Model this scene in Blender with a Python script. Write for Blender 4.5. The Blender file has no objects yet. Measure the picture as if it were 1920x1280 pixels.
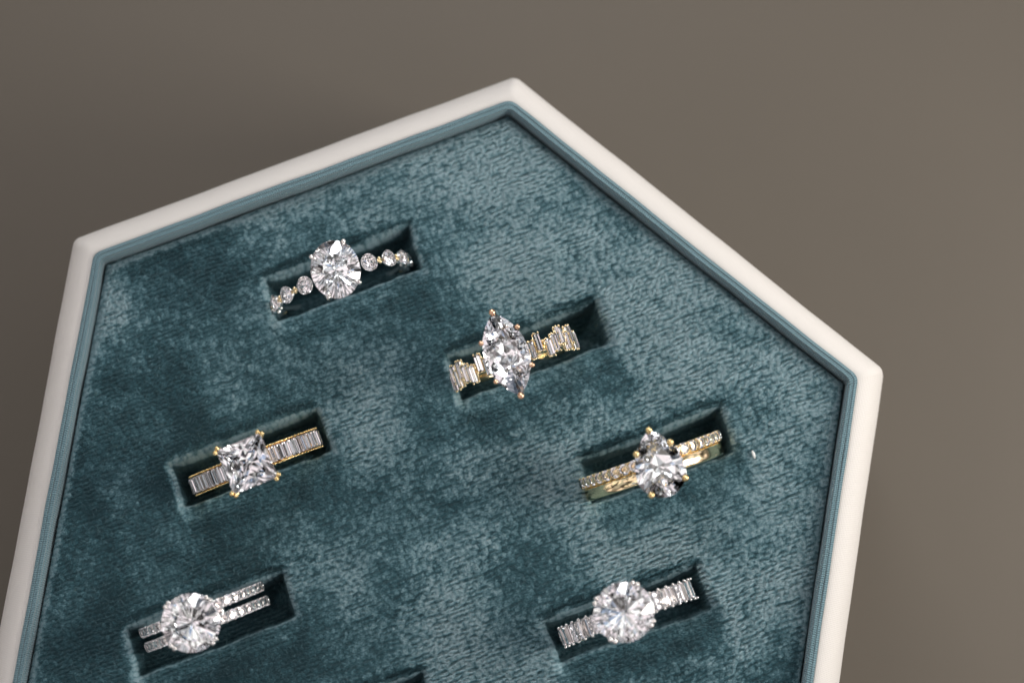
import bpy, bmesh, math, random
import numpy as np
from mathutils import Vector, Matrix
R = math.radians
random.seed(7); rng = np.random.default_rng(11)
S = bpy.context.scene
C = S.collection
# ------------------------------------------------------------------ camera (1 unit = 8.3 mm)
TILT = R(9.0); DIST = 53.33
cam_d = bpy.data.cameras.new('camera'); cam = bpy.data.objects.new('camera', cam_d); C.objects.link(cam)
cam.location = (0, -math.sin(TILT) * DIST, math.cos(TILT) * DIST)
cam.rotation_euler = (TILT, 0, 0)
cam_d.lens = 100; cam_d.sensor_width = 36; cam_d.clip_end = 500; cam_d.clip_start = 1
cam_d.dof.use_dof = True; cam_d.dof.focus_distance = DIST - 0.42
S.camera = cam
CAMR = Matrix.Rotation(TILT, 3, 'X')
# aperture diameter in scene units = lens(m)/fstop
cam_d.dof.aperture_fstop = 0.1 / (0.031 * DIST)
cam_d.dof.aperture_blades = 0
# ------------------------------------------------------------------ world and lamps
W = bpy.data.worlds.new('World'); S.world = W; W.use_nodes = True
bg = W.node_tree.nodes['Background']
bg.inputs[1].default_value = 0.37
def build_sparkle_world():
    """made-up surroundings: random bright and dark cells added to give the stones sparkle"""
    nt = W.node_tree; nd = nt.nodes.new; L = nt.links.new
    tc = nd('ShaderNodeTexCoord'); vo = nd('ShaderNodeTexVoronoi'); vo.distance = 'CHEBYCHEV'; vo.inputs['Scale'].default_value = 7.0
    vo.inputs['Randomness'].default_value = 0.9
    L(tc.outputs['Generated'], vo.inputs['Vector'])
    sp = nd('ShaderNodeSeparateColor'); L(vo.outputs['Color'], sp.inputs[0])
    cr = nd('ShaderNodeValToRGB'); cr.color_ramp.interpolation = 'CONSTANT'; L(sp.outputs[0], cr.inputs[0])
    e = cr.color_ramp.elements
    st = [(0, (.02, .02, .02, 1)), (.25, (.34, .31, .30, 1)), (.30, (1.5, 1.5, 1.55, 1)), (.47, (.80, .77, .79, 1)), (.57, (3.4, 2.95, 2.95, 1)), (.77, (.06, .05, .05, 1)), (.83, (4.2, 4.0, 3.8, 1)), (.93, (.9, 1.2, 1.7, 1)), (.96, (1.5, 1.42, 1.32, 1))]
    while len(e) < len(st): e.new(.5)
    for x, (p_, c_) in zip(e, st): x.position = p_; x.color = c_
    # the photographer and camera overhead: a dark patch round the lens direction
    dp = nd('ShaderNodeVectorMath'); dp.operation = 'DOT_PRODUCT'; L(tc.outputs['Generated'], dp.inputs[0]); dp.inputs[1].default_value = (0, -math.sin(TILT), math.cos(TILT))
    mr = nd('ShaderNodeMapRange'); L(dp.outputs['Value'], mr.inputs[0]); mr.inputs[1].default_value = .984; mr.inputs[2].default_value = .988
    mx = nd('ShaderNodeMix'); mx.data_type = 'RGBA'; L(mr.outputs[0], mx.inputs[0]); L(cr.outputs[0], mx.inputs[6]); mx.inputs[7].default_value = (.10, .085, .08, 1)
    L(mx.outputs[2], bg.inputs[0])
build_sparkle_world()
def area(name, loc, target, sx, sy, power, col):
    l = bpy.data.lights.new(name, 'AREA'); l.shape = 'RECTANGLE'; l.size = sx; l.size_y = sy
    l.energy = power; l.color = col
    o = bpy.data.objects.new(name, l); C.objects.link(o); o.location = loc
    d = Vector(target) - Vector(loc); o.rotation_euler = d.to_track_quat('-Z', 'Y').to_euler()
    return o
area('window_light', (-3, 31, 23), (0, 0, 0), 13, 10, 5600, (0.97, 0.985, 1.0))
area('side_window_light', (31, 0, 17), (0, 0, 0), 12, 18, 9800, (1.0, 0.95, 0.89))
S.view_settings.view_transform = 'Standard'; S.view_settings.look = 'None'
S.view_settings.exposure = 0; S.view_settings.gamma = 1
S.render.engine = 'CYCLES'
cy = S.cycles
cy.max_bounces = 20; cy.transmission_bounces = 18; cy.glossy_bounces = 8; cy.diffuse_bounces = 3
cy.sample_clamp_indirect = 8; cy.sample_clamp_direct = 0; cy.blur_glossy = 0.0
cy.use_denoising = True
# ------------------------------------------------------------------ helpers
def at(px, py, z=0.0):
    """point on the level z that a photograph pixel (1920x1280) looks at"""
    d = CAMR @ Vector(((px - 960) / 100, (640 - py) / 100, -DIST))
    k = (z - cam.location.z) / d.z
    return cam.location + d * k
def tag(o, label=None, cat=None, group=None, kind=None):
    if label: o['label'] = label
    if cat: o['category'] = cat
    if group: o['group'] = group
    if kind: o['kind'] = kind
    return o
def link(name, me, mat=None, parent=None, mtx=None):
    o = bpy.data.objects.new(name, me); C.objects.link(o)
    if mat and not len(me.materials): me.materials.append(mat)
    if parent: o.parent = parent
    if mtx is not None: o.matrix_local = mtx
    return o
def obj(name, bm, mat, parent=None, mtx=None, smooth=True):
    me = bpy.data.meshes.new(name); bmesh.ops.recalc_face_normals(bm, faces=bm.faces[:])
    bm.to_mesh(me); bm.free()
    if smooth: me.polygons.foreach_set('use_smooth', [True] * len(me.polygons))
    return link(name, me, mat, parent, mtx)
def new_mat(name):
    m = bpy.data.materials.new(name); m.use_nodes = True
    nt = m.node_tree; nt.nodes.clear()
    out = nt.nodes.new('ShaderNodeOutputMaterial')
    return m, nt, out
class N:
    def __init__(s, nt): s.nt = nt
    def __call__(s, typ, ins=None, **kw):
        n = s.nt.nodes.new(typ)
        for k, v in kw.items(): setattr(n, k, v)
        for k, v in (ins or {}).items():
            if isinstance(v, bpy.types.NodeSocket): s.nt.links.new(v, n.inputs[k])
            else: n.inputs[k].default_value = v
        return n
    def math(s, op, a, b=0.0, c=None):
        i = {0: a, 1: b}
        if c is not None: i[2] = c
        return s('ShaderNodeMath', i, operation=op).outputs[0]
    def vmath(s, op, a, b=(0, 0, 0)):
        return s('ShaderNodeVectorMath', {0: a, 1: b}, operation=op).outputs[0]
    def mix(s, f, a, b):
        n = s.nt.nodes.new('ShaderNodeMix'); n.data_type = 'RGBA'
        for sock, v in ((n.inputs[0], f), (n.inputs[6], a), (n.inputs[7], b)):
            if isinstance(v, bpy.types.NodeSocket): s.nt.links.new(v, sock)
            else: sock.default_value = v
        return n.outputs[2]
    def ramp(s, f, stops):
        n = s('ShaderNodeValToRGB', {0: f}); cr = n.color_ramp
        while len(cr.elements) < len(stops): cr.elements.new(0.5)
        for e, (p, c) in zip(cr.elements, stops): e.position = p; e.color = c
        return n.outputs[0]
# ------------------------------------------------------------------ materials
def metal(name, col, rough=0.12):
    m, nt, out = new_mat(name); n = N(nt)
    tc = n('ShaderNodeTexCoord').outputs['Object']
    nz = n('ShaderNodeTexNoise', {'Vector': tc, 'Scale': 9.0, 'Detail': 3.0}).outputs[0]
    rg = n.math('MULTIPLY_ADD', nz, rough * 1.2, rough * 0.4)
    bp = n('ShaderNodeBump', {'Height': nz, 'Strength': 0.08, 'Distance': 0.02}).outputs[0]
    b = n('ShaderNodeBsdfPrincipled', {'Base Color': col, 'Metallic': 1.0, 'Roughness': rg, 'Normal': bp})
    nt.links.new(b.outputs[0], out.inputs[0]); return m
M_SILVER = metal('white_gold', (0.86, 0.84, 0.82, 1), 0.10)
M_GOLD = metal('yellow_gold', (0.90, 0.68, 0.33, 1), 0.11)
M_PALE = metal('pale_gold', (0.92, 0.76, 0.47, 1), 0.12)
M_ROSE = metal('rose_gold', (0.90, 0.58, 0.38, 1), 0.12)
def gem(name, tint, ior=2.05):
    m, nt, out = new_mat(name); n = N(nt)
    a = n('ShaderNodeBsdfGlass', {'Color': (*tint, 1), 'Roughness': 0.0, 'IOR': ior}).outputs[0]
    nt.links.new(a, out.inputs[0]); return m
def gem_back(name, tint):
    """pavilion facets: fully reflecting from inside, as total internal reflection makes them"""
    m, nt, out = new_mat(name); n = N(nt)
    b = n('ShaderNodeBsdfGlossy', {'Color': tint, 'Roughness': 0.0}); nt.links.new(b.outputs[0], out.inputs[0]); return m
M_GEM = gem('clear_stone', (0.99, 1.0, 1.0))
M_BACK = gem_back('stone_pavilion', (0.975, 0.98, 0.995, 1))
M_GEM_SMALL = gem('clear_small_stone', (1.0, 0.995, 0.99), 1.75)

def velvet():
    m, nt, out = new_mat('teal_velvet'); n = N(nt)
    geo = n('ShaderNodeNewGeometry')
    tc = n('ShaderNodeTexCoord').outputs['Object']
    nap = n('ShaderNodeAttribute', attribute_name='nap').outputs['Vector']
    warp = n('ShaderNodeTexNoise', {'Vector': tc, 'Scale': 1.6, 'Detail': 2.0}, noise_dimensions='3D').outputs['Color']
    wv = n.vmath('SUBTRACT', warp, (0.5, 0.5, 0.5))
    wv = n('ShaderNodeVectorMath', {0: wv, 'Scale': 0.14}, operation='SCALE').outputs[0]
    p = n.vmath('ADD', tc, wv)
    # rows of pile tufts: stretched cells along the weave
    mp = n('ShaderNodeMapping', {'Vector': p, 'Scale': (10.5, 12.0, 4.0)}).outputs[0]
    vo = n('ShaderNodeTexVoronoi', {'Vector': mp, 'Scale': 1.0, 'Randomness': 1.0}, voronoi_dimensions='2D')
    tuft = n.math('MULTIPLY', n.math('SUBTRACT', 0.80, vo.outputs['Distance']), 0.78)
    row = n('ShaderNodeSeparateXYZ', {0: mp}).outputs[1]
    rw = n.math('SINE', n.math('MULTIPLY', row, 6.2832))
    fine = n('ShaderNodeTexNoise', {'Vector': n('ShaderNodeMapping', {'Vector': tc, 'Scale': (28, 40, 28)}).outputs[0], 'Scale': 1.0, 'Detail': 4.0, 'Roughness': 0.7}).outputs[0]
    h = n.math('ADD', tuft, n.math('MULTIPLY', rw, 0.11))
    h = n.math('ADD', h, n.math('MULTIPLY', n.math('SUBTRACT', fine, 0.12), 1.05))
    vc = n.vmath('SUBTRACT', vo.outputs['Color'], (0.5, 0.5, 0.5))
    vc = n('ShaderNodeVectorMath', {0: vc, 'Scale': 0.24}, operation='SCALE').outputs[0]
    fn = n('ShaderNodeTexNoise', {'Vector': n('ShaderNodeMapping', {'Vector': tc, 'Scale': (30, 46, 30)}).outputs[0], 'Scale': 1.0, 'Detail': 3.0}).outputs['Color']
    fn = n('ShaderNodeVectorMath', {0: n.vmath('SUBTRACT', fn, (0.5, 0.5, 0.5)), 'Scale': 0.75}, operation='SCALE').outputs[0]
    # direction the pile points to: surface normal combed by the nap, each tuft a little differently
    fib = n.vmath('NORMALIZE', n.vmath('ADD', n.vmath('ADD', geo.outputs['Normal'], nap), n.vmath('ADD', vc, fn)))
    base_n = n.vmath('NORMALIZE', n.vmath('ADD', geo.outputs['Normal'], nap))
    bp = n('ShaderNodeBump', {'Height': h, 'Strength': 1.0, 'Distance': 0.10, 'Normal': base_n}).outputs[0]
    # pile seen end-on swallows light, pile seen from its side shows the shiny fibre flanks
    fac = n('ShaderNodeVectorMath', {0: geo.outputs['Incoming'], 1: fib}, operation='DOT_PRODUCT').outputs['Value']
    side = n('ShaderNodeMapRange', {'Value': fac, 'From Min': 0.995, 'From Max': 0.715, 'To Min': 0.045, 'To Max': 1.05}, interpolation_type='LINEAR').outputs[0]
    gap_shade = n('ShaderNodeMapRange', {'Value': h, 'From Min': 0.25, 'From Max': 0.95, 'To Min': 0.30, 'To Max': 1.08}).outputs[0]  # shade between the tufts, put into the pile colour
    side = n.math('MULTIPLY', side, gap_shade)
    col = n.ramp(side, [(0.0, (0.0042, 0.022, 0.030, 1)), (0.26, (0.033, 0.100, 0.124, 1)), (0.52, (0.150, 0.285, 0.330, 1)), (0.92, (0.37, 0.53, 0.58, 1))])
    b = n('ShaderNodeBsdfPrincipled', {'Base Color': col, 'Roughness': 0.85, 'Specular IOR Level': 0.1,
        'Sheen Weight': 0.35, 'Sheen Roughness': 0.4, 'Sheen Tint': (0.5, 0.85, 0.95, 1), 'Normal': bp})
    nt.links.new(b.outputs[0], out.inputs[0]); return m
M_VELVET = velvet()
def ribbed(name, c1, c2, across, along, dist, sheen=0.3):
    """woven ribbon: UV x runs along the edge, UV y across it (both in scene units)"""
    m, nt, out = new_mat(name); n = N(nt)
    uv = n('ShaderNodeUVMap').outputs[0]
    s = n('ShaderNodeSeparateXYZ', {0: uv})
    wob = n('ShaderNodeTexNoise', {'Vector': uv, 'Scale': 2.5, 'Detail': 3.0}).outputs[0]
    a = n.math('SINE', n.math('ADD', n.math('MULTIPLY', s.outputs[0], along * 6.2832), n.math('MULTIPLY', wob, 5.0)))
    b_ = n.math('SINE', n.math('MULTIPLY', s.outputs[1], across * 6.2832))
    fine = n('ShaderNodeTexNoise', {'Vector': uv, 'Scale': 38.0, 'Detail': 3.0}).outputs[0]
    h = n.math('ADD', n.math('MULTIPLY_ADD', a, 0.5, 0.0), n.math('MULTIPLY_ADD', b_, 0.5, 0.0))
    h = n.math('ADD', h, fine)
    bp = n('ShaderNodeBump', {'Height': h, 'Strength': 1.0, 'Distance': dist}).outputs[0]
    f = n.math('MULTIPLY_ADD', a, 0.22, n.math('MULTIPLY', fine, 0.9))
    col = n.mix(f, c1, c2)
    b = n('ShaderNodeBsdfPrincipled', {'Base Color': col, 'Roughness': 0.6, 'Specular IOR Level': 0.3, 'Sheen Weight': sheen, 'Normal': bp})
    nt.links.new(b.outputs[0], out.inputs[0]); return m
M_RIBBON = ribbed('teal_ribbon', (0.07, 0.155, 0.185, 1), (0.25, 0.40, 0.45, 1), 14.0, 24.0, 0.018)
M_WHITE = ribbed('ivory_cloth', (0.61, 0.59, 0.55, 1), (0.69, 0.67, 0.635, 1), 30.0, 28.0, 0.002, 0.1)
def table_mat():
    m, nt, out = new_mat('brown_grey_tabletop'); n = N(nt)
    tc = n('ShaderNodeTexCoord').outputs['Object']
    nz = n('ShaderNodeTexNoise', {'Vector': tc, 'Scale': 0.12, 'Detail': 4.0}).outputs[0]
    f2 = n('ShaderNodeTexNoise', {'Vector': tc, 'Scale': 14.0, 'Detail': 5.0}).outputs[0]
    col = n.mix(nz, (0.089, 0.076, 0.058, 1), (0.102, 0.087, 0.066, 1))
    bp = n('ShaderNodeBump', {'Height': f2, 'Strength': 0.3, 'Distance': 0.02}).outputs[0]
    b = n('ShaderNodeBsdfPrincipled', {'Base Color': col, 'Roughness': 0.55, 'Normal': bp})
    nt.links.new(b.outputs[0], out.inputs[0]); return m
# ------------------------------------------------------------------ table
TZ = -6.5
bm = bmesh.new(); bmesh.ops.create_grid(bm, x_segments=8, y_segments=8, size=90)
t = obj('table_top', bm, table_mat()); t.location.z = TZ; tag(t, kind='structure')
# ------------------------------------------------------------------ hexagonal box
HR, HA, HC = 8.38, 0.362, Vector((-1.38, -3.64))
APO = HR * math.cos(math.pi / 6)
box = bpy.data.objects.new('ring_box', None); C.objects.link(box); box.location = (HC.x, HC.y, TZ)
tag(box, 'six-sided ivory cloth ring box lined with teal velvet and ribbed teal ribbon', 'ring box')
def hex_loop(apo, rc, nside=90, ncor=10):
    """closed rounded hexagon, points and arc length, centred on the box"""
    pts = []
    for k in range(6):
        a0 = HA + k * math.pi / 3
        vx = Vector((math.cos(a0), math.sin(a0))) * (apo / math.cos(math.pi / 6))
        d = Vector((math.cos(a0), math.sin(a0)))
        # fillet centre on the corner's bisector
        cdist = (apo - rc) / math.cos(math.pi / 6); cc = d * cdist
        for i in range(ncor + 1):
            a = a0 - math.pi / 6 + math.pi / 3 * i / ncor
            pts.append(cc + Vector((math.cos(a), math.sin(a))) * rc)
        a1 = a0 + math.pi / 3; c2 = Vector((math.cos(a1), math.sin(a1))) * cdist
        na = a0 + math.pi / 6; nn = Vector((math.cos(na), math.sin(na))) * rc
        for i in range(1, nside): pts.append((cc + nn).lerp(c2 + nn, i / nside))
    return pts
def sweep(name, prof, mat, wob=0.0, seed=0):
    """prof: (apothem, z, corner radius); one closed band with UVs in scene units"""
    loops = [hex_loop(a, rc) for a, z, rc in prof]
    n = len(loops[0]); me = bpy.data.meshes.new(name)
    ref = loops[len(loops) // 2]; s = [0.0]
    for i in range(n): s.append(s[-1] + (ref[(i + 1) % n] - ref[i]).length)
    acr = [0.0]
    for a, b in zip(prof, prof[1:]): acr.append(acr[-1] + math.hypot(b[0] - a[0], b[1] - a[1]))
    r2 = np.random.default_rng(seed); ph = r2.uniform(0, 6.28, 6)
    vs = []
    for j, (a, z, rc) in enumerate(prof):
        for i, p in enumerate(loops[j]):
            w = wob * (math.sin(s[i] * 0.9 + ph[0]) + 0.6 * math.sin(s[i] * 2.3 + ph[1]) + 0.35 * math.sin(s[i] * 5.1 + ph[2]))
            q = p * (1 + w / a); vs.append((q.x, q.y, z - TZ + w * 0.6))
    fs = []; uvs = []
    for j in range(len(prof) - 1):
        for i in range(n):
            i2 = (i + 1) % n
            fs.append((j * n + i, j * n + i2, (j + 1) * n + i2, (j + 1) * n + i))
            uvs += [s[i], acr[j], s[i + 1], acr[j], s[i + 1], acr[j + 1], s[i], acr[j + 1]]
    me.from_pydata(vs, [], fs); uvl = me.uv_layers.new(name='UVMap'); uvl.data.foreach_set('uv', uvs)
    me.polygons.foreach_set('use_smooth', [True] * len(fs))
    return link(name, me, mat, box)
# cloth shell: from under the ribbon outwards over a soft shoulder and down to the table
A0 = APO
prof = [(A0 - 0.06, -0.30, .10), (A0 - 0.03, -0.03, .12), (A0 + 0.03, -0.01, .14), (A0 + 0.14, -0.03, .15), (A0 + 0.28, -0.10, .16), (A0 + 0.41, -0.24, .18),
        (A0 + 0.52, -0.50, .20), (A0 + 0.575, -0.90, .22), (A0 + 0.61, -1.5, .24), (A0 + 0.63, -2.2, .26), (A0 + 0.64, -3.6, .28), (A0 + 0.64, -6.3, .28), (A0 + 0.59, TZ, .28)]
sweep('cloth_cover', prof, M_WHITE, 0.004, 1)
# ribbon: a flat outer cord, a second cord, then the ribbed inner face
def cord(a, z, r, n=7, a0=150, a1=10, rc=.1):
    return [(a - 0 + r * math.cos(R(t)), z + r * math.sin(R(t)), rc) for t in np.linspace(a0, a1, n)]
sweep('outer_cord', [(a, z, max(.06, .24 - (A0 - a) * .5)) for a, z, _ in cord(A0 - 0.025, 0.015, 0.040, 9, 200, -20)], M_RIBBON, 0.006, 2)
sweep('inner_cord', [(a, z, .18) for a, z, _ in cord(A0 - 0.100, 0.010, 0.046, 9, 200, -20)], M_RIBBON, 0.006, 2)
sweep('side_ribbon', [(A0 - 0.125, 0.02, .12), (A0 - 0.150, 0.0, .10), (A0 - 0.168, -0.05, .08), (A0 - 0.174, -0.2, .08), (A0 - 0.178, -1.2, .08)], M_RIBBON, 0.008, 2)
# ------------------------------------------------------------------ velvet pad with slots
ZV = -0.25
slots_px = [(643, 516, 1.45, .42), (991, 657, 1.49, .42), (470, 858, 1.49, .42), (1231, 854, 1.45, .43), (399, 1169, 1.56, .45), (1178, 1152, 1.53, .42), (660, 1354, 1.50, .42)]
ca, sa = math.cos(HA), math.sin(HA)
def vnoise(x, y, sc, seed):
    r = np.random.default_rng(seed); G = r.random((256, 256)) * 2 - 1
    X = x * sc + 100.3; Y = y * sc + 100.7
    i = np.floor(X).astype(int); j = np.floor(Y).astype(int); fx = X - i; fy = Y - j
    fx = fx * fx * fx * (fx * (fx * 6 - 15) + 10); fy = fy * fy * fy * (fy * (fy * 6 - 15) + 10)
    g = lambda a, b: G[a % 256, b % 256]
    return (g(i, j) * (1 - fx) + g(i + 1, j) * fx) * (1 - fy) + (g(i, j + 1) * (1 - fx) + g(i + 1, j + 1) * fx) * fy
def sstep(x, a, b):
    t_ = np.clip((x - a) / (b - a), 0, 1); return t_ * t_ * (3 - 2 * t_)
slots = []
for px, py, hl, hw in slots_px:
    p = at(px, py, ZV - 0.15); d = Vector((p.x, p.y)) - HC
    slots.append((d.x * ca + d.y * sa, -d.x * sa + d.y * ca, hl, hw))
st = 0.024; half = 7.2
g = np.arange(-8.3, 8.3, st)
U, V = np.meshgrid(g, g, indexing='xy')      # U along the slots, V across
AP = A0 - 0.185
def hexd(u, v):                               # distance inside the hexagon border (hexagon has corners on the U axis)
    m_ = np.abs(v)
    for k in (1, 2):
        a = math.pi / 6 + (k - 1) * math.pi * 2 / 3
        m_ = np.maximum(m_, np.abs(u * math.cos(a) + v * math.sin(a)))
    return AP - m_
HD = hexd(U, V)
Z = 0.035 * vnoise(U, V, 0.45, 1) + 0.02 * vnoise(U, V, 1.3, 2) + 0.007 * vnoise(U, V, 4, 3)
e = np.clip(HD, 0, 0.20); Z -= 0.20 - np.sqrt(np.maximum(0.20 ** 2 - (0.20 - e) ** 2, 0))
lit_nap = sstep(0.70 * U - 0.60 * V + 1.2 * vnoise(U, V, 0.5, 15), -7.0, 4.5)   # nap leans more to the lower right: a lit side put into the colour
napu = 0.22 * vnoise(U, V, 0.55, 5) + 0.16 * vnoise(U, V, 1.3, 6) + 0.07 * vnoise(U, V, 3.2, 7) + 0.10
napv = 0.26 * vnoise(U, V, 0.5, 8) + 0.18 * vnoise(U, V, 1.2, 9) + 0.07 * vnoise(U, V, 3.0, 10) + 0.22 + 0.42 * lit_nap
nap_shade = 0 * U  # upward tilt that puts slot shade into the pile colour
for q, (su, sv, hl, hw) in enumerate(slots):
    du = U - su; dv = V - sv
    du_ = du + 0.050 * vnoise(U, V, 1.3, 20 + q) + 0.02 * vnoise(U, V, 4.0, 60 + q); dv_ = dv + 0.040 * vnoise(U, V, 0.9, 30 + q) + 0.015 * vnoise(U, V, 4.5, 50 + q)
    sk = -0.10 * dv_; rr = 0.05
    qx = np.abs(du_ + sk) - hl + rr; qy = np.abs(dv_) - hw + rr
    d = np.hypot(np.maximum(qx, 0), np.maximum(qy, 0)) + np.minimum(np.maximum(qx, qy), 0) - rr
    low = sstep(-dv, hw * 0.2, hw * 1.5) * sstep(hl + 0.25 - np.abs(du), 0, 0.5)
    upp = sstep(dv, hw * 0.3, hw * 1.1) * sstep(hl + 0.1 - np.abs(du), 0, 0.5)
    Rl = 0.16 + 0.10 * upp + 0.40 * low + 0.04 * vnoise(U, V, 2.2, 40 + q)
    depth_l = 0.16 + 0.06 * upp + 0.13 * low
    t_ = np.clip((Rl - d) / Rl, 0, 1)
    drop = depth_l * (1 - np.sqrt(np.maximum(1 - t_ ** 2, 0)))
    w_in = sstep(-d, 0.0, 0.10); cen = sstep(-d, 0.05, hw)
    Z = np.where(d > 0, Z - drop, Z - depth_l - 0.68 * w_in - 0.28 * cen)
    # pile leans to slot ends; shade inside and below is put into its colour
    f = np.exp(-np.clip(d, 0, 9) / 0.50) * (d > -0.02)
    gy = np.sign(dv) * sstep(np.abs(dv) - hw, -0.3, 0.1); gx = np.sign(du) * sstep(np.abs(du) - hl, -0.2, 0.1)
    napu -= 0.10 * f * gx; napv = napv * (1 - 0.95 * np.clip(f * low * 2.2, 0, 1)) - 0.14 * f * low; nap_shade += 3.0 * sstep(-d - 0.05 * upp, -0.02, 0.06) + 0.8 * low * sstep(-d, -0.3, 0.0)
keep = (HD > 0.004)
idx = -np.ones(U.shape, int)
kc = keep[:-1, :-1] & keep[1:, :-1] & keep[1:, 1:] & keep[:-1, 1:]
used = np.zeros_like(keep); used[:-1, :-1] |= kc; used[1:, :-1] |= kc; used[1:, 1:] |= kc; used[:-1, 1:] |= kc
idx[used] = np.arange(used.sum())
co = np.stack([U[used], V[used], Z[used] + ZV - TZ], 1).astype(np.float32)
a_, b_, c_, d_ = idx[:-1, :-1][kc], idx[:-1, 1:][kc], idx[1:, 1:][kc], idx[1:, :-1][kc]
fv = np.stack([a_, b_, c_, d_], 1).astype(np.int32).ravel()
me = bpy.data.meshes.new('velvet_pad'); me.vertices.add(len(co)); me.vertices.foreach_set('co', co.ravel())
nf = len(a_); me.loops.add(nf * 4); me.loops.foreach_set('vertex_index', fv)
me.polygons.add(nf); me.polygons.foreach_set('loop_start', np.arange(nf, dtype=np.int32) * 4)
me.polygons.foreach_set('use_smooth', np.ones(nf, bool)); me.update(); me.validate()
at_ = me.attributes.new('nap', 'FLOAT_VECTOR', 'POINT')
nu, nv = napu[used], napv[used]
at_.data.foreach_set('vector', np.stack([nu * ca - nv * sa, nu * sa + nv * ca, nap_shade[used]], 1).astype(np.float32).ravel())
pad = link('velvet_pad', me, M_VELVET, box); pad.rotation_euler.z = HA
def fibres():
    r = np.random.default_rng(5); vs = []; fs = []; n_ = 32000
    for _ in range(n_):
        i = int(r.integers(120, len(g) - 3)); j = int(r.integers(3, len(g) - 3))
        if HD[i, j] < .02: continue
        x, y, z = U[i, j] + r.uniform(-.02, .02), V[i, j] + r.uniform(-.02, .02), Z[i, j] + ZV - TZ
        L = r.uniform(.05, .13) if r.random() < .85 else r.uniform(.13, .26); w = r.uniform(.0022, .0045)
        a = r.uniform(0, 6.283); dx, dy = math.cos(a) * .5 + nu2[i, j] * .9, math.sin(a) * .5 + nv2[i, j] * .9
        k = len(vs); px, py = -math.sin(a) * w, math.cos(a) * w
        b = r.uniform(-.5, .5)
        for t_ in (0, .5, 1):
            ex = x + dx * L * t_ - dy * b * L * t_ * t_; ey = y + dy * L * t_ + dx * b * L * t_ * t_; ez = z - .01 + L * (.55 * t_ - .30 * t_ * t_) + .015
            ww = 1 - .7 * t_; vs += [(ex - px * ww, ey - py * ww, ez), (ex + px * ww, ey + py * ww, ez + w)]
        fs += [(k, k + 1, k + 3, k + 2), (k + 2, k + 3, k + 5, k + 4)]
    me = bpy.data.meshes.new('pile_fibres'); me.from_pydata(vs, [], fs)
    m, nt, out = new_mat('fine_fibre'); n = N(nt)
    b = n('ShaderNodeBsdfPrincipled', {'Base Color': (.085, .18, .21, 1), 'Roughness': .6, 'Specular IOR Level': .5}); nt.links.new(b.outputs[0], out.inputs[0])
    o = link('pile_fibres', me, m, box); o.rotation_euler.z = HA; tag(o, kind='stuff')
nu2, nv2 = napu, napv
fibres()
def pad_z(x, y):
    d = Vector((x, y)) - HC; u = d.x * ca + d.y * sa; v = -d.x * sa + d.y * ca
    i = int(round((v - g[0]) / st)); j = int(round((u - g[0]) / st)); return float(Z[i, j]) + ZV
# ------------------------------------------------------------------ cut stones (convex hulls of real facet corners)
def hull(pts, name, surf=None):
    bm = bmesh.new()
    for p in pts: bm.verts.new(p)
    r = bmesh.ops.convex_hull(bm, input=bm.verts[:])
    dead = [x for x in set(r['geom_interior'] + r['geom_unused']) if isinstance(x, bmesh.types.BMVert) and x.is_valid]
    bmesh.ops.delete(bm, geom=dead, context='VERTS')
    bmesh.ops.recalc_face_normals(bm, faces=bm.faces[:])
    bmesh.ops.dissolve_limit(bm, angle_limit=R(0.6), verts=bm.verts[:], edges=bm.edges[:])
    for f in bm.faces: f.material_index = 1 if f.normal.z < -0.05 else 0
    me = bpy.data.meshes.new(name); bm.to_mesh(me); bm.free(); me.materials.append(surf or M_GEM); me.materials.append(M_BACK); return me
def brilliant(name, S_, table=.57, ch=.30, pd=.82, sides=48, ctr=(0, 0), jit=0.012, keel=(), nm=8, extra=0.0, surf=None):
    """S_(theta) -> outline point; rings are that outline shrunk about ctr; nm main facets"""
    P = []; rj = random.Random(3)
    def put(th, r, z, j=0.0):
        x, y = S_(th); P.append((ctr[0] + (x - ctr[0]) * r + rj.uniform(-j, j), ctr[1] + (y - ctr[1]) * r + rj.uniform(-j, j), z))
    q = 2 * math.pi / nm
    for k in range(nm):
        put(k * q, table, ch, jit); put((k + .5) * q, table + (1 - table) * .48, ch * .60, jit)
    for k in range(sides):
        th = 2 * math.pi * k / sides; put(th, 1, .02); put(th, 1, -.02)
    if extra:
        for k in range(nm): put((k + rj.uniform(-.1, .1)) * q, .62, -.02 - pd * (.38 + extra), jit)
    for k in range(nm): put((k + .5) * q, .24, -.02 - pd * .775, jit * 1.6)
    P.append((ctr[0], ctr[1], -.02 - pd))
    for y, f in keel: P.append((ctr[0], ctr[1] + y, -.02 - pd * f))
    return hull(P, name, surf)
def sh_round(t): return math.cos(t), math.sin(t)
def sh_oval(b): return lambda t: (math.cos(t), b * math.sin(t))
def arc_hw(y, a, b): ro = (a * a + b * b) / (2 * a); return math.sqrt(max(ro * ro - y * y, 0)) - (ro - a)
def sh_marq(b):
    def f(t):
        y = b * math.sin(t); x = arc_hw(y, 1, b); return (x if math.cos(t) > 0 else -x), y
    return f
def sh_pear(bu, bl):
    def f(t):
        s = math.sin(t)
        if s > 0: y = bu * s; x = max(arc_hw(y, 1, bu), 0) ** 1.0; x = x if math.cos(t) > 0 else -x
        else: y = bl * s; x = math.cos(t)
        return x, y
    return f
def sh_sq(t):
    c, s_ = math.cos(t), math.sin(t); k = 1 / max(abs(c), abs(s_)); return c * k, s_ * k
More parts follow.
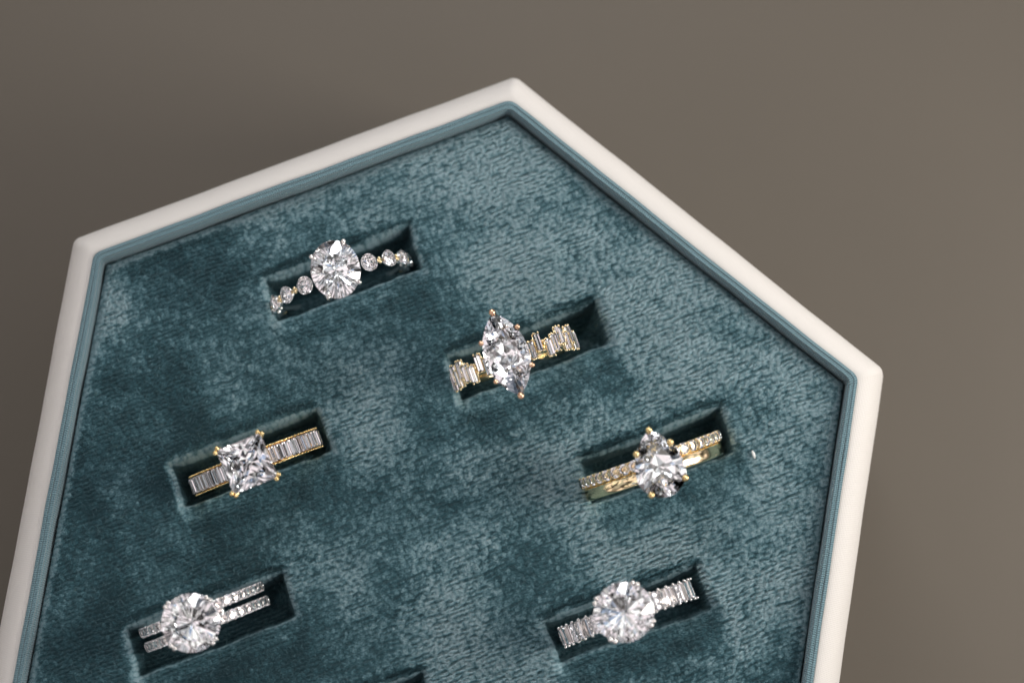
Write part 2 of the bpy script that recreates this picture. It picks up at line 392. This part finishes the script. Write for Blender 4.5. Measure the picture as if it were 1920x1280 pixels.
def princess(name):
    P = []
    for sx, sy in ((1, 1), (1, -1), (-1, 1), (-1, -1)):
        P += [(sx, sy, .02), (sx, sy, -.03), (.64 * sx, .64 * sy, .24)]
    for k in range(4):
        a = k * math.pi / 2; c, s_ = math.cos(a), math.sin(a)
        for r, o, z in ((.88, 0, .13), (.78, 0, -.29), (.50, .20, -.545), (.50, -.20, -.545), (.24, 0, -.785)): P.append((r * c - o * s_, r * s_ + o * c, z))
    P.append((0, 0, -.96)); return hull(P, name)
def baguette(name, w, l, h=1.0):
    """step cut: w x l half sizes, table up"""
    P = []
    for sx in (-1, 1):
        for sy in (-1, 1):
            c = w * .22
            for i, z in ((1, .0), (.84, .035 * h), (.60, .055 * h)):
                P += [(sx * w * i, sy * (l - c - (1 - i) * w), z), (sx * (w * i - c * i), sy * (l - (1 - i) * w), z)]
            P += [(sx * w, sy * (l - c), -.012), (sx * w * .6, sy * (l * .82), -.06 * h)]
        P.append((0, sx * l * .68, -.10 * h))
    return hull(P, name, M_GEM_SMALL)
G_SMALL = brilliant('accent_stone', sh_round, sides=24, surf=M_GEM_SMALL)
# ------------------------------------------------------------------ metal shapes
def tube(bm, pts, rad, seg=8):
    pts = [Vector(p) for p in pts]; rings = []
    up = Vector((0.13, 0.31, 0.94))
    for i, p in enumerate(pts):
        tn = (pts[min(i + 1, len(pts) - 1)] - pts[max(i - 1, 0)]).normalized()
        x = tn.cross(up); x = x.normalized() if x.length > .05 else tn.cross(Vector((1, 0, 0))).normalized(); y = tn.cross(x)
        rings.append([bm.verts.new(p + (x * math.cos(a) + y * math.sin(a)) * rad[i]) for a in [2 * math.pi * k / seg for k in range(seg)]])
    for a, b in zip(rings, rings[1:]):
        for k in range(seg): bm.faces.new((a[k], a[(k + 1) % seg], b[(k + 1) % seg], b[k]))
    bm.faces.new(rings[0][::-1]); bm.faces.new(rings[-1])
def ball(bm, c, r, sx=1, sy=1, sz=1, rot=None, sub=2):
    M = Matrix.Translation(c) @ (rot.to_4x4() if rot else Matrix()) @ Matrix.Diagonal((r * sx, r * sy, r * sz, 1))
    bmesh.ops.create_icosphere(bm, subdivisions=sub, radius=1, matrix=M)
def frame(rb, r, phi, v=0.0, yaw=0.0):
    """local frame on a ring of centre (0,0,rb): x tangential, y across, z outwards"""
    er = Vector((math.sin(phi), 0, math.cos(phi))); et = Vector((math.cos(phi), 0, -math.sin(phi))); ev = Vector((0, 1, 0))
    M = Matrix((et, ev, er)).transposed().to_4x4(); M.translation = Vector((0, 0, rb)) + er * r + ev * v
    return M @ Matrix.Rotation(yaw, 4, 'Z')
def band(name, rb, prof, mat, parent, p0=-math.pi, p1=math.pi, n=96, vfun=None, rfun=None, caps=True):
    """prof: closed list (r, v); swept round the ring"""
    bm = bmesh.new(); full = abs(p1 - p0) > 6.28; rings = []
    for i in range(n if full else n + 1):
        ph = p0 + (p1 - p0) * i / n; vo = vfun(ph) if vfun else 0; ro = rfun(ph) if rfun else 0
        rings.append([bm.verts.new(((r + ro) * math.sin(ph), v + vo, rb + (r + ro) * math.cos(ph))) for r, v in prof])
    m_ = len(prof)
    for i in range(len(rings) - (0 if full else 1)):
        a, b = rings[i], rings[(i + 1) % len(rings)]
        for k in range(m_): bm.faces.new((a[k], a[(k + 1) % m_], b[(k + 1) % m_], b[k]))
    if not full and caps: bm.faces.new(rings[0]); bm.faces.new(rings[-1][::-1])
    return obj(name, bm, mat, parent)
def oval_prof(r0, v0, dr, dv, n=12, p=1.0):
    out = []
    for k in range(n):
        a = 2 * math.pi * k / n; c, s_ = math.cos(a), math.sin(a)
        out.append((r0 + dr * math.copysign(abs(c) ** p, c), v0 + dv * math.copysign(abs(s_) ** p, s_)))
    return out
def add(bmlist, M): pass
def prong(parent, mat, ctr, base, tip, r, kind='ball', lean_in=0.2):
    """ctr: centre stone frame; base/tip in its coordinates; kind ball, claw or double"""
    bm = bmesh.new(); b = Vector(base); t_ = Vector(tip); inw = Vector((-t_.x, -t_.y, 0)).normalized(); side = Vector((-inw.y, inw.x, 0))
    mid = b.lerp(t_, .6) - inw * 0.02
    if kind == 'claw':
        tube(bm, [b, mid, t_ - Vector((0, 0, .04)), t_ + inw * .035 + Vector((0, 0, .025)), t_ + inw * .11 + Vector((0, 0, .035))], [r * .9, r * .9, r * 1.1, r * 1.0, r * .25])
        ball(bm, t_ + Vector((0, 0, .0)) + inw * .01, r * 1.15)
    elif kind == 'double':
        for s_ in (-1, 1):
            o = side * s_ * r * .95
            tube(bm, [b + o * .5, mid + o, t_ + o], [r * .7, r * .75, r * .8]); ball(bm, t_ + o + inw * .02, r)
    else:
        tube(bm, [b, mid, t_], [r * .75, r * .75, r * .8]); ball(bm, t_ + inw * .015, r)
    bm.transform(ctr); return obj('prong', bm, mat, parent)
def basket(parent, mat, ctr, S_, depth, sc=1.0, rr=.03, lev=((.76, -.36), (.46, -.70)), cen=(0, 0)):
    """two wire galleries under the stone"""
    bm = bmesh.new()
    for f, z in lev:
        pts = [Vector((S_(2 * math.pi * k / 48)[0] * f * sc, (cen[1] + (S_(2 * math.pi * k / 48)[1] - cen[1]) * f) * sc, z * sc)) for k in range(49)]
        tube(bm, pts, [rr] * 49, 6)
    bm.transform(ctr); return obj('basket', bm, mat, parent)
def place(root, px, py, h, rb, ang, spin=0.0, lean=0.0, zc=None):
    """root at the ring's lowest point; the stone centre (h above the ring centre) shows at pixel px,py"""
    Rm = (Matrix.Rotation(ang, 3, 'Z') @ Matrix.Rotation(lean, 3, 'X') @ Matrix.Rotation(spin, 3, 'Y'))
    off = Rm @ Vector((0, 0, rb + h)); zbase = zc - (Rm @ Vector((0, 0, rb))).z
    P = at(px, py, zbase + off.z)
    root.location = P - off; root.rotation_euler = Rm.to_euler()
def new_ring(name, label):
    o = bpy.data.objects.new(name, None); C.objects.link(o)
    tag(o, label, 'ring', 'diamond rings standing in the slots of the velvet pad'); return o
def stone(parent, me, mat, M, sc, name):
    return link(name, me, mat, parent, M @ Matrix.Diagonal((sc, sc, sc, 1)))
ZC = ZV - 0.22
# ---- ring 1: oval, bubble stones
r1 = new_ring('oval_stone_ring', 'white metal ring with an oval centre stone and spaced round side stones on gold links')
rb = 1.38; h = rb + .34
cf = Matrix.Translation((0, 0, rb + h)) @ Matrix.Rotation(R(-8), 4, 'Z')
g1 = brilliant('oval_stone', sh_oval(1.20), table=.50, ch=.30, pd=.80, keel=((.16, .97), (-.16, .97)), nm=10, extra=.035, jit=.02)
stone(r1, g1, M_GEM, cf, .455, 'center_stone')
basket(r1, M_SILVER, cf, sh_oval(1.2), .62, .455, .026)
for a in (R(58), R(146), R(240), R(324)):
    x, y = sh_oval(1.2)(a); prong(r1, M_SILVER, cf, (x * .17, y * .17, -.36), (x * .475, y * .475, .035), .043, 'claw')
for s_ in (-1, 1):
    for k in range(5):
        ph = s_ * R(27.5 + 20.5 * k); M = frame(rb, rb, ph); sc = .170 - .006 * k
        stone(r1, G_SMALL, M_GEM_SMALL, M, sc, 'side_stone')
        bm = bmesh.new(); tube(bm, [(math.cos(a) * sc * .80, math.sin(a) * sc * .80, -.05) for a in np.linspace(0, 2 * math.pi, 17)], [.020] * 17, 6)
        tube(bm, [(math.cos(a) * sc * .40, math.sin(a) * sc * .40, -.125) for a in np.linspace(0, 2 * math.pi, 17)], [.022] * 17, 6)
        bm.transform(M); obj('stone_cup', bm, M_SILVER, r1)
        bm = bmesh.new(); M2 = frame(rb, rb - .01, s_ * R(27.5 + 20.5 * k + 10.25))
        for vv in (-.035, .035): ball(bm, (0, vv, -.01), .038)
        tube(bm, [(-.1, 0, -.04), (0, 0, -.03), (.1, 0, -.04)], [.03, .04, .03])
        bm.transform(M2); obj('gold_link', bm, M_PALE, r1)
band('band', rb, oval_prof(rb - .13, 0, .035, .045), M_SILVER, r1, R(100), R(260), 60)
place(r1, 629, 505, h, rb, R(20), R(0), R(1.0), ZC)
# ---- ring 2: marquise, staggered baguettes
r2 = new_ring('marquise_stone_ring', 'gold ring with a long pointed marquise stone and staggered baguette side stones')
rb = 1.20; h = rb + .42
cf = Matrix.Translation((0, 0, rb + h))
mq = sh_marq(1.92)
g2 = brilliant('marquise_stone', mq, table=.46, ch=.32, pd=.84, sides=60, keel=((.5, .96), (-.5, .96), (1.0, .77), (-1.0, .77), (1.35, .54), (-1.35, .54), (1.65, .28), (-1.65, .28)), nm=12, extra=.03, jit=.03)
stone(r2, g2, M_GEM, cf, .415, 'center_stone')
basket(r2, M_GOLD, cf, sh_marq(1.92), .7, .415, .026, ((.52, -.80), (.32, -1.02)))
for x, y in ((0, 1.0), (0, -1.0)): prong(r2, M_ROSE, cf, (0, y * .74, -.44), (0, y * .825, .03), .070)
for a, b in ((1, .50), (1, -.42), (-1, .42), (-1, -.50)):
    yy = b * .797; xx = a * arc_hw(yy, .415, .797)
    prong(r2, M_ROSE, cf, (xx * .6, yy * .6, -.44), (xx * 1.10, yy * 1.06, .01), .052)
gb = baguette('baguette_stone', .052, .165, 1.2)
offs = [(-.03, 0), (.045, 1), (-.055, 1), (-.01, 0), (.065, 1), (-.03, 0), (.05, 0), (-.04, 0)]
for s_ in (-1, 1):
    beads = bmesh.new()
    for k in range(8):
        ph = s_ * R(21 + 7.2 * k + (2.5 if k > 1 else 0)); M = frame(rb, rb + .03, ph, offs[k][0] * 1.45)
        link('baguette_stone', gb, M_GEM_SMALL, r2, M)
        for sx in (-1, 1):
            for sy in (-1, 1): ball(beads, (M @ Matrix.Translation((sx * .045, sy * .175, .025))).translation, .026, sub=1)
        bm = bmesh.new()
        for sy in (-1, 1): tube(bm, [(-.055, sy * .165, -.05), (.055, sy * .165, -.05)], [.022] * 2, 6)
        for sx in (-1, 1): tube(bm, [(sx * .055, -.165, -.05), (sx * .055, .165, -.05)], [.014] * 2, 6)
        bm.transform(M); obj('stone_setting', bm, M_PALE, r2)
    tag(obj('bead_claws', beads, M_PALE, r2), kind='stuff')
band('band', rb, oval_prof(rb - .12, 0, .045, .12, 16, .7), M_PALE, r2)
place(r2, 950, 664, h, rb, R(19), R(-7), R(3), ZC + .05)
# ---- ring 3: princess square, channel baguettes
r3 = new_ring('square_stone_ring', 'yellow gold ring with a square centre stone and a channel of baguettes along the band')
rb = 1.25; h = rb + .45
cf = Matrix.Translation((0, 0, rb + h)) @ Matrix.Rotation(R(1), 4, 'Z')
stone(r3, princess('square_stone'), M_GEM, cf, .435, 'center_stone')
basket(r3, M_GOLD, cf, sh_sq, .62, .435, .026, ((.70, -.66), (.42, -1.0)))
for sx in (-1, 1):
    for sy in (-1, 1): prong(r3, M_GOLD, cf, (sx * .15, sy * .15, -.5), (sx * .445, sy * .445, .02), .046, 'double')
gb3 = baguette('baguette_stone', .056, .150, 1.1)
for s_ in (-1, 1):
    for k in range(14): link('baguette_stone', gb3, M_GEM_SMALL, r3, frame(rb, rb + .01, s_ * R(13 + 5.35 * k)))
for s_ in (-1, 1):
    band('channel_rail', rb, oval_prof(rb - .03, s_ * .178, .050, .017, 8), M_GOLD, r3)
    bm = bmesh.new()
    for k in range(92):
        M = frame(rb, rb + .025, R(k * 360 / 92), s_ * .180); ball(bm, M.translation, .021, sub=1)
    tag(obj('milgrain_edge', bm, M_GOLD, r3), kind='stuff')
band('band', rb, oval_prof(rb - .13, 0, .035, .19, 16, .5), M_GOLD, r3)
place(r3, 463, 869, h, rb, R(21.5), R(-3.5), R(7), ZC)
# ---- ring 4: pear, pave band and plain band
r4 = new_ring('pear_stone_ring', 'yellow gold ring with a pear-shaped stone over one pave band and one plain band')
rb = 1.36; h = rb + .50
cf = Matrix.Translation((0, -.02, rb + h)) @ Matrix.Rotation(R(-4), 4, 'Z') @ Matrix.Rotation(R(-7), 4, 'X')
pe = sh_pear(1.80, .98)
g4 = brilliant('pear_stone', pe, table=.62, ch=.18, pd=1.0, sides=60, ctr=(0, .35), keel=((.5, .9), (.95, .6), (-.3, .95)), nm=12, extra=.02, jit=.03)
stone(r4, g4, M_GEM, cf @ Matrix.Translation((0, -.13, 0)), .455, 'center_stone')
basket(r4, M_GOLD, cf @ Matrix.Translation((0, -.13, 0)), pe, .62, .455, .026, ((.52, -.78), (.32, -1.0)), (0, .22))
pc = cf @ Matrix.Translation((0, -.13, 0))
for th in (R(90), R(38), R(146), R(-28), R(-128)):
    x, y = pe(th); prong(r4, M_GOLD, pc, (x * .26, y * (.40 if th == R(90) else .26), -.46), (x * .470, y * .460, .04), .066, 'ball')
for s_ in (-1, 1):
    beads = bmesh.new()
    for k in range(11):
        ph = s_ * R(16.5 + 8.2 * k); stone(r4, G_SMALL, M_GEM_SMALL, frame(rb, rb + .035, ph, .13), .104, 'side_stone')
        for sy in (-1, 1):
            for da in (-1.5, 1.5): ball(beads, frame(rb, rb + .03, ph + R(4.1 + da), .13 + sy * .085).translation, .023, sub=1)
    tag(obj('bead_claws', beads, M_PALE, r4), kind='stuff')
band('pave_band', rb, oval_prof(rb - .06, .13, .045, .098, 14, .6), M_PALE, r4)
band('plain_band', rb, oval_prof(rb - .05, -.105, .065, .128, 16, .6), M_PALE, r4)
place(r4, 1235, 872, h, rb, R(19.5), R(-1), R(6), ZC)
# ---- ring 5: round, split shank pave
r5 = new_ring('split_band_ring', 'silver ring with a round centre stone on a split double pave band')
rb = 1.17; h = rb + .48
cf = Matrix.Translation((0, 0, rb + h))
G_ROUND = brilliant('round_stone', sh_round, sides=64, jit=.004)
stone(r5, G_ROUND, M_GEM, cf @ Matrix.Rotation(R(7), 4, 'Z'), .535, 'center_stone')
basket(r5, M_SILVER, cf, sh_round, .7, .535, .03)
for a in (32, 122, 212, 302):
    x, y = math.cos(R(a)), math.sin(R(a)); prong(r5, M_SILVER, cf, (x * .2, y * .2, -.5), (x * .56, y * .56, .05), .047, 'double')
for vo in (-.14, .14):
    band('pave_band', rb, oval_prof(rb - .06, vo, .05, .100, 14, .7), M_SILVER, r5)
    for s_ in (-1, 1):
        beads = bmesh.new()
        for k in range(10):
            ph = s_ * R(17 + 8.4 * k); stone(r5, G_SMALL, M_GEM_SMALL, frame(rb, rb + .035, ph, vo), .102, 'side_stone')
            for sy in (-1, 1): ball(beads, frame(rb, rb + .03, ph + R(4.2), vo + sy * .078).translation, .022, sub=1)
        tag(obj('bead_claws', beads, M_SILVER, r5), kind='stuff')
band('bridge', rb, oval_prof(rb - .10, 0, .03, .12, 10, .7), M_SILVER, r5, R(-30), R(30), 20)
place(r5, 358, 1167, h, rb, R(21.5), R(-5), R(6), ZC)
# ---- ring 6: round, alternating baguette and pave columns
r6 = new_ring('baguette_band_ring', 'silver ring with a round centre stone on alternating baguettes and pave')
rb = 1.32; h = rb + .48
cf = Matrix.Translation((0, 0, rb + h))
stone(r6, G_ROUND, M_GEM, cf @ Matrix.Rotation(R(18), 4, 'Z'), .545, 'center_stone')
basket(r6, M_SILVER, cf, sh_round, .7, .545, .03)
for a in (48, 138, 228, 318):
    x, y = math.cos(R(a)), math.sin(R(a)); prong(r6, M_SILVER, cf, (x * .2, y * .2, -.5), (x * .57, y * .57, .05), .049, 'double')
gb6 = baguette('baguette_stone', .086, .180, 1.2)
for s_ in (-1, 1):
    beads = bmesh.new()
    for k in range(8):
        ph = s_ * R(19.5 + 7.9 * k); M = frame(rb, rb + .01, ph)
        if k % 3 == 1:
            for v in (-.115, 0, .115): stone(r6, G_SMALL, M_GEM_SMALL, M @ Matrix.Translation((0, v, 0)), .064, 'side_stone')
        else: link('baguette_stone', gb6, M_GEM_SMALL, r6, M)
        for sy in (-1, 1): ball(beads, frame(rb, rb + .03, ph + R(3.95), sy * .185).translation, .034, sub=1)
    tag(obj('bead_claws', beads, M_SILVER, r6), kind='stuff')
band('band', rb, oval_prof(rb - .10, 0, .04, .175, 16, .5), M_SILVER, r6)
place(r6, 1170, 1147, h, rb, R(20.5), R(-5), R(1), ZC)
# ---- a fleck of lint
p = at(1412, 852, ZV); bm = bmesh.new()
tube(bm, [(-.02, .07, .03), (0, .02, .035), (.015, -.03, .03), (.03, -.08, .02)], [.014, .034, .030, .010], 6)
m, nt, out = new_mat('white_fibre'); n = N(nt)
b = n('ShaderNodeBsdfPrincipled', {'Base Color': (.75, .78, .76, 1), 'Roughness': .8}); nt.links.new(b.outputs[0], out.inputs[0])
o = obj('lint', bm, m); o.location = (p.x, p.y, pad_z(p.x, p.y) + .02)
tag(o, 'tiny white fleck of lint on the velvet beside the pear stone ring slot', 'lint')
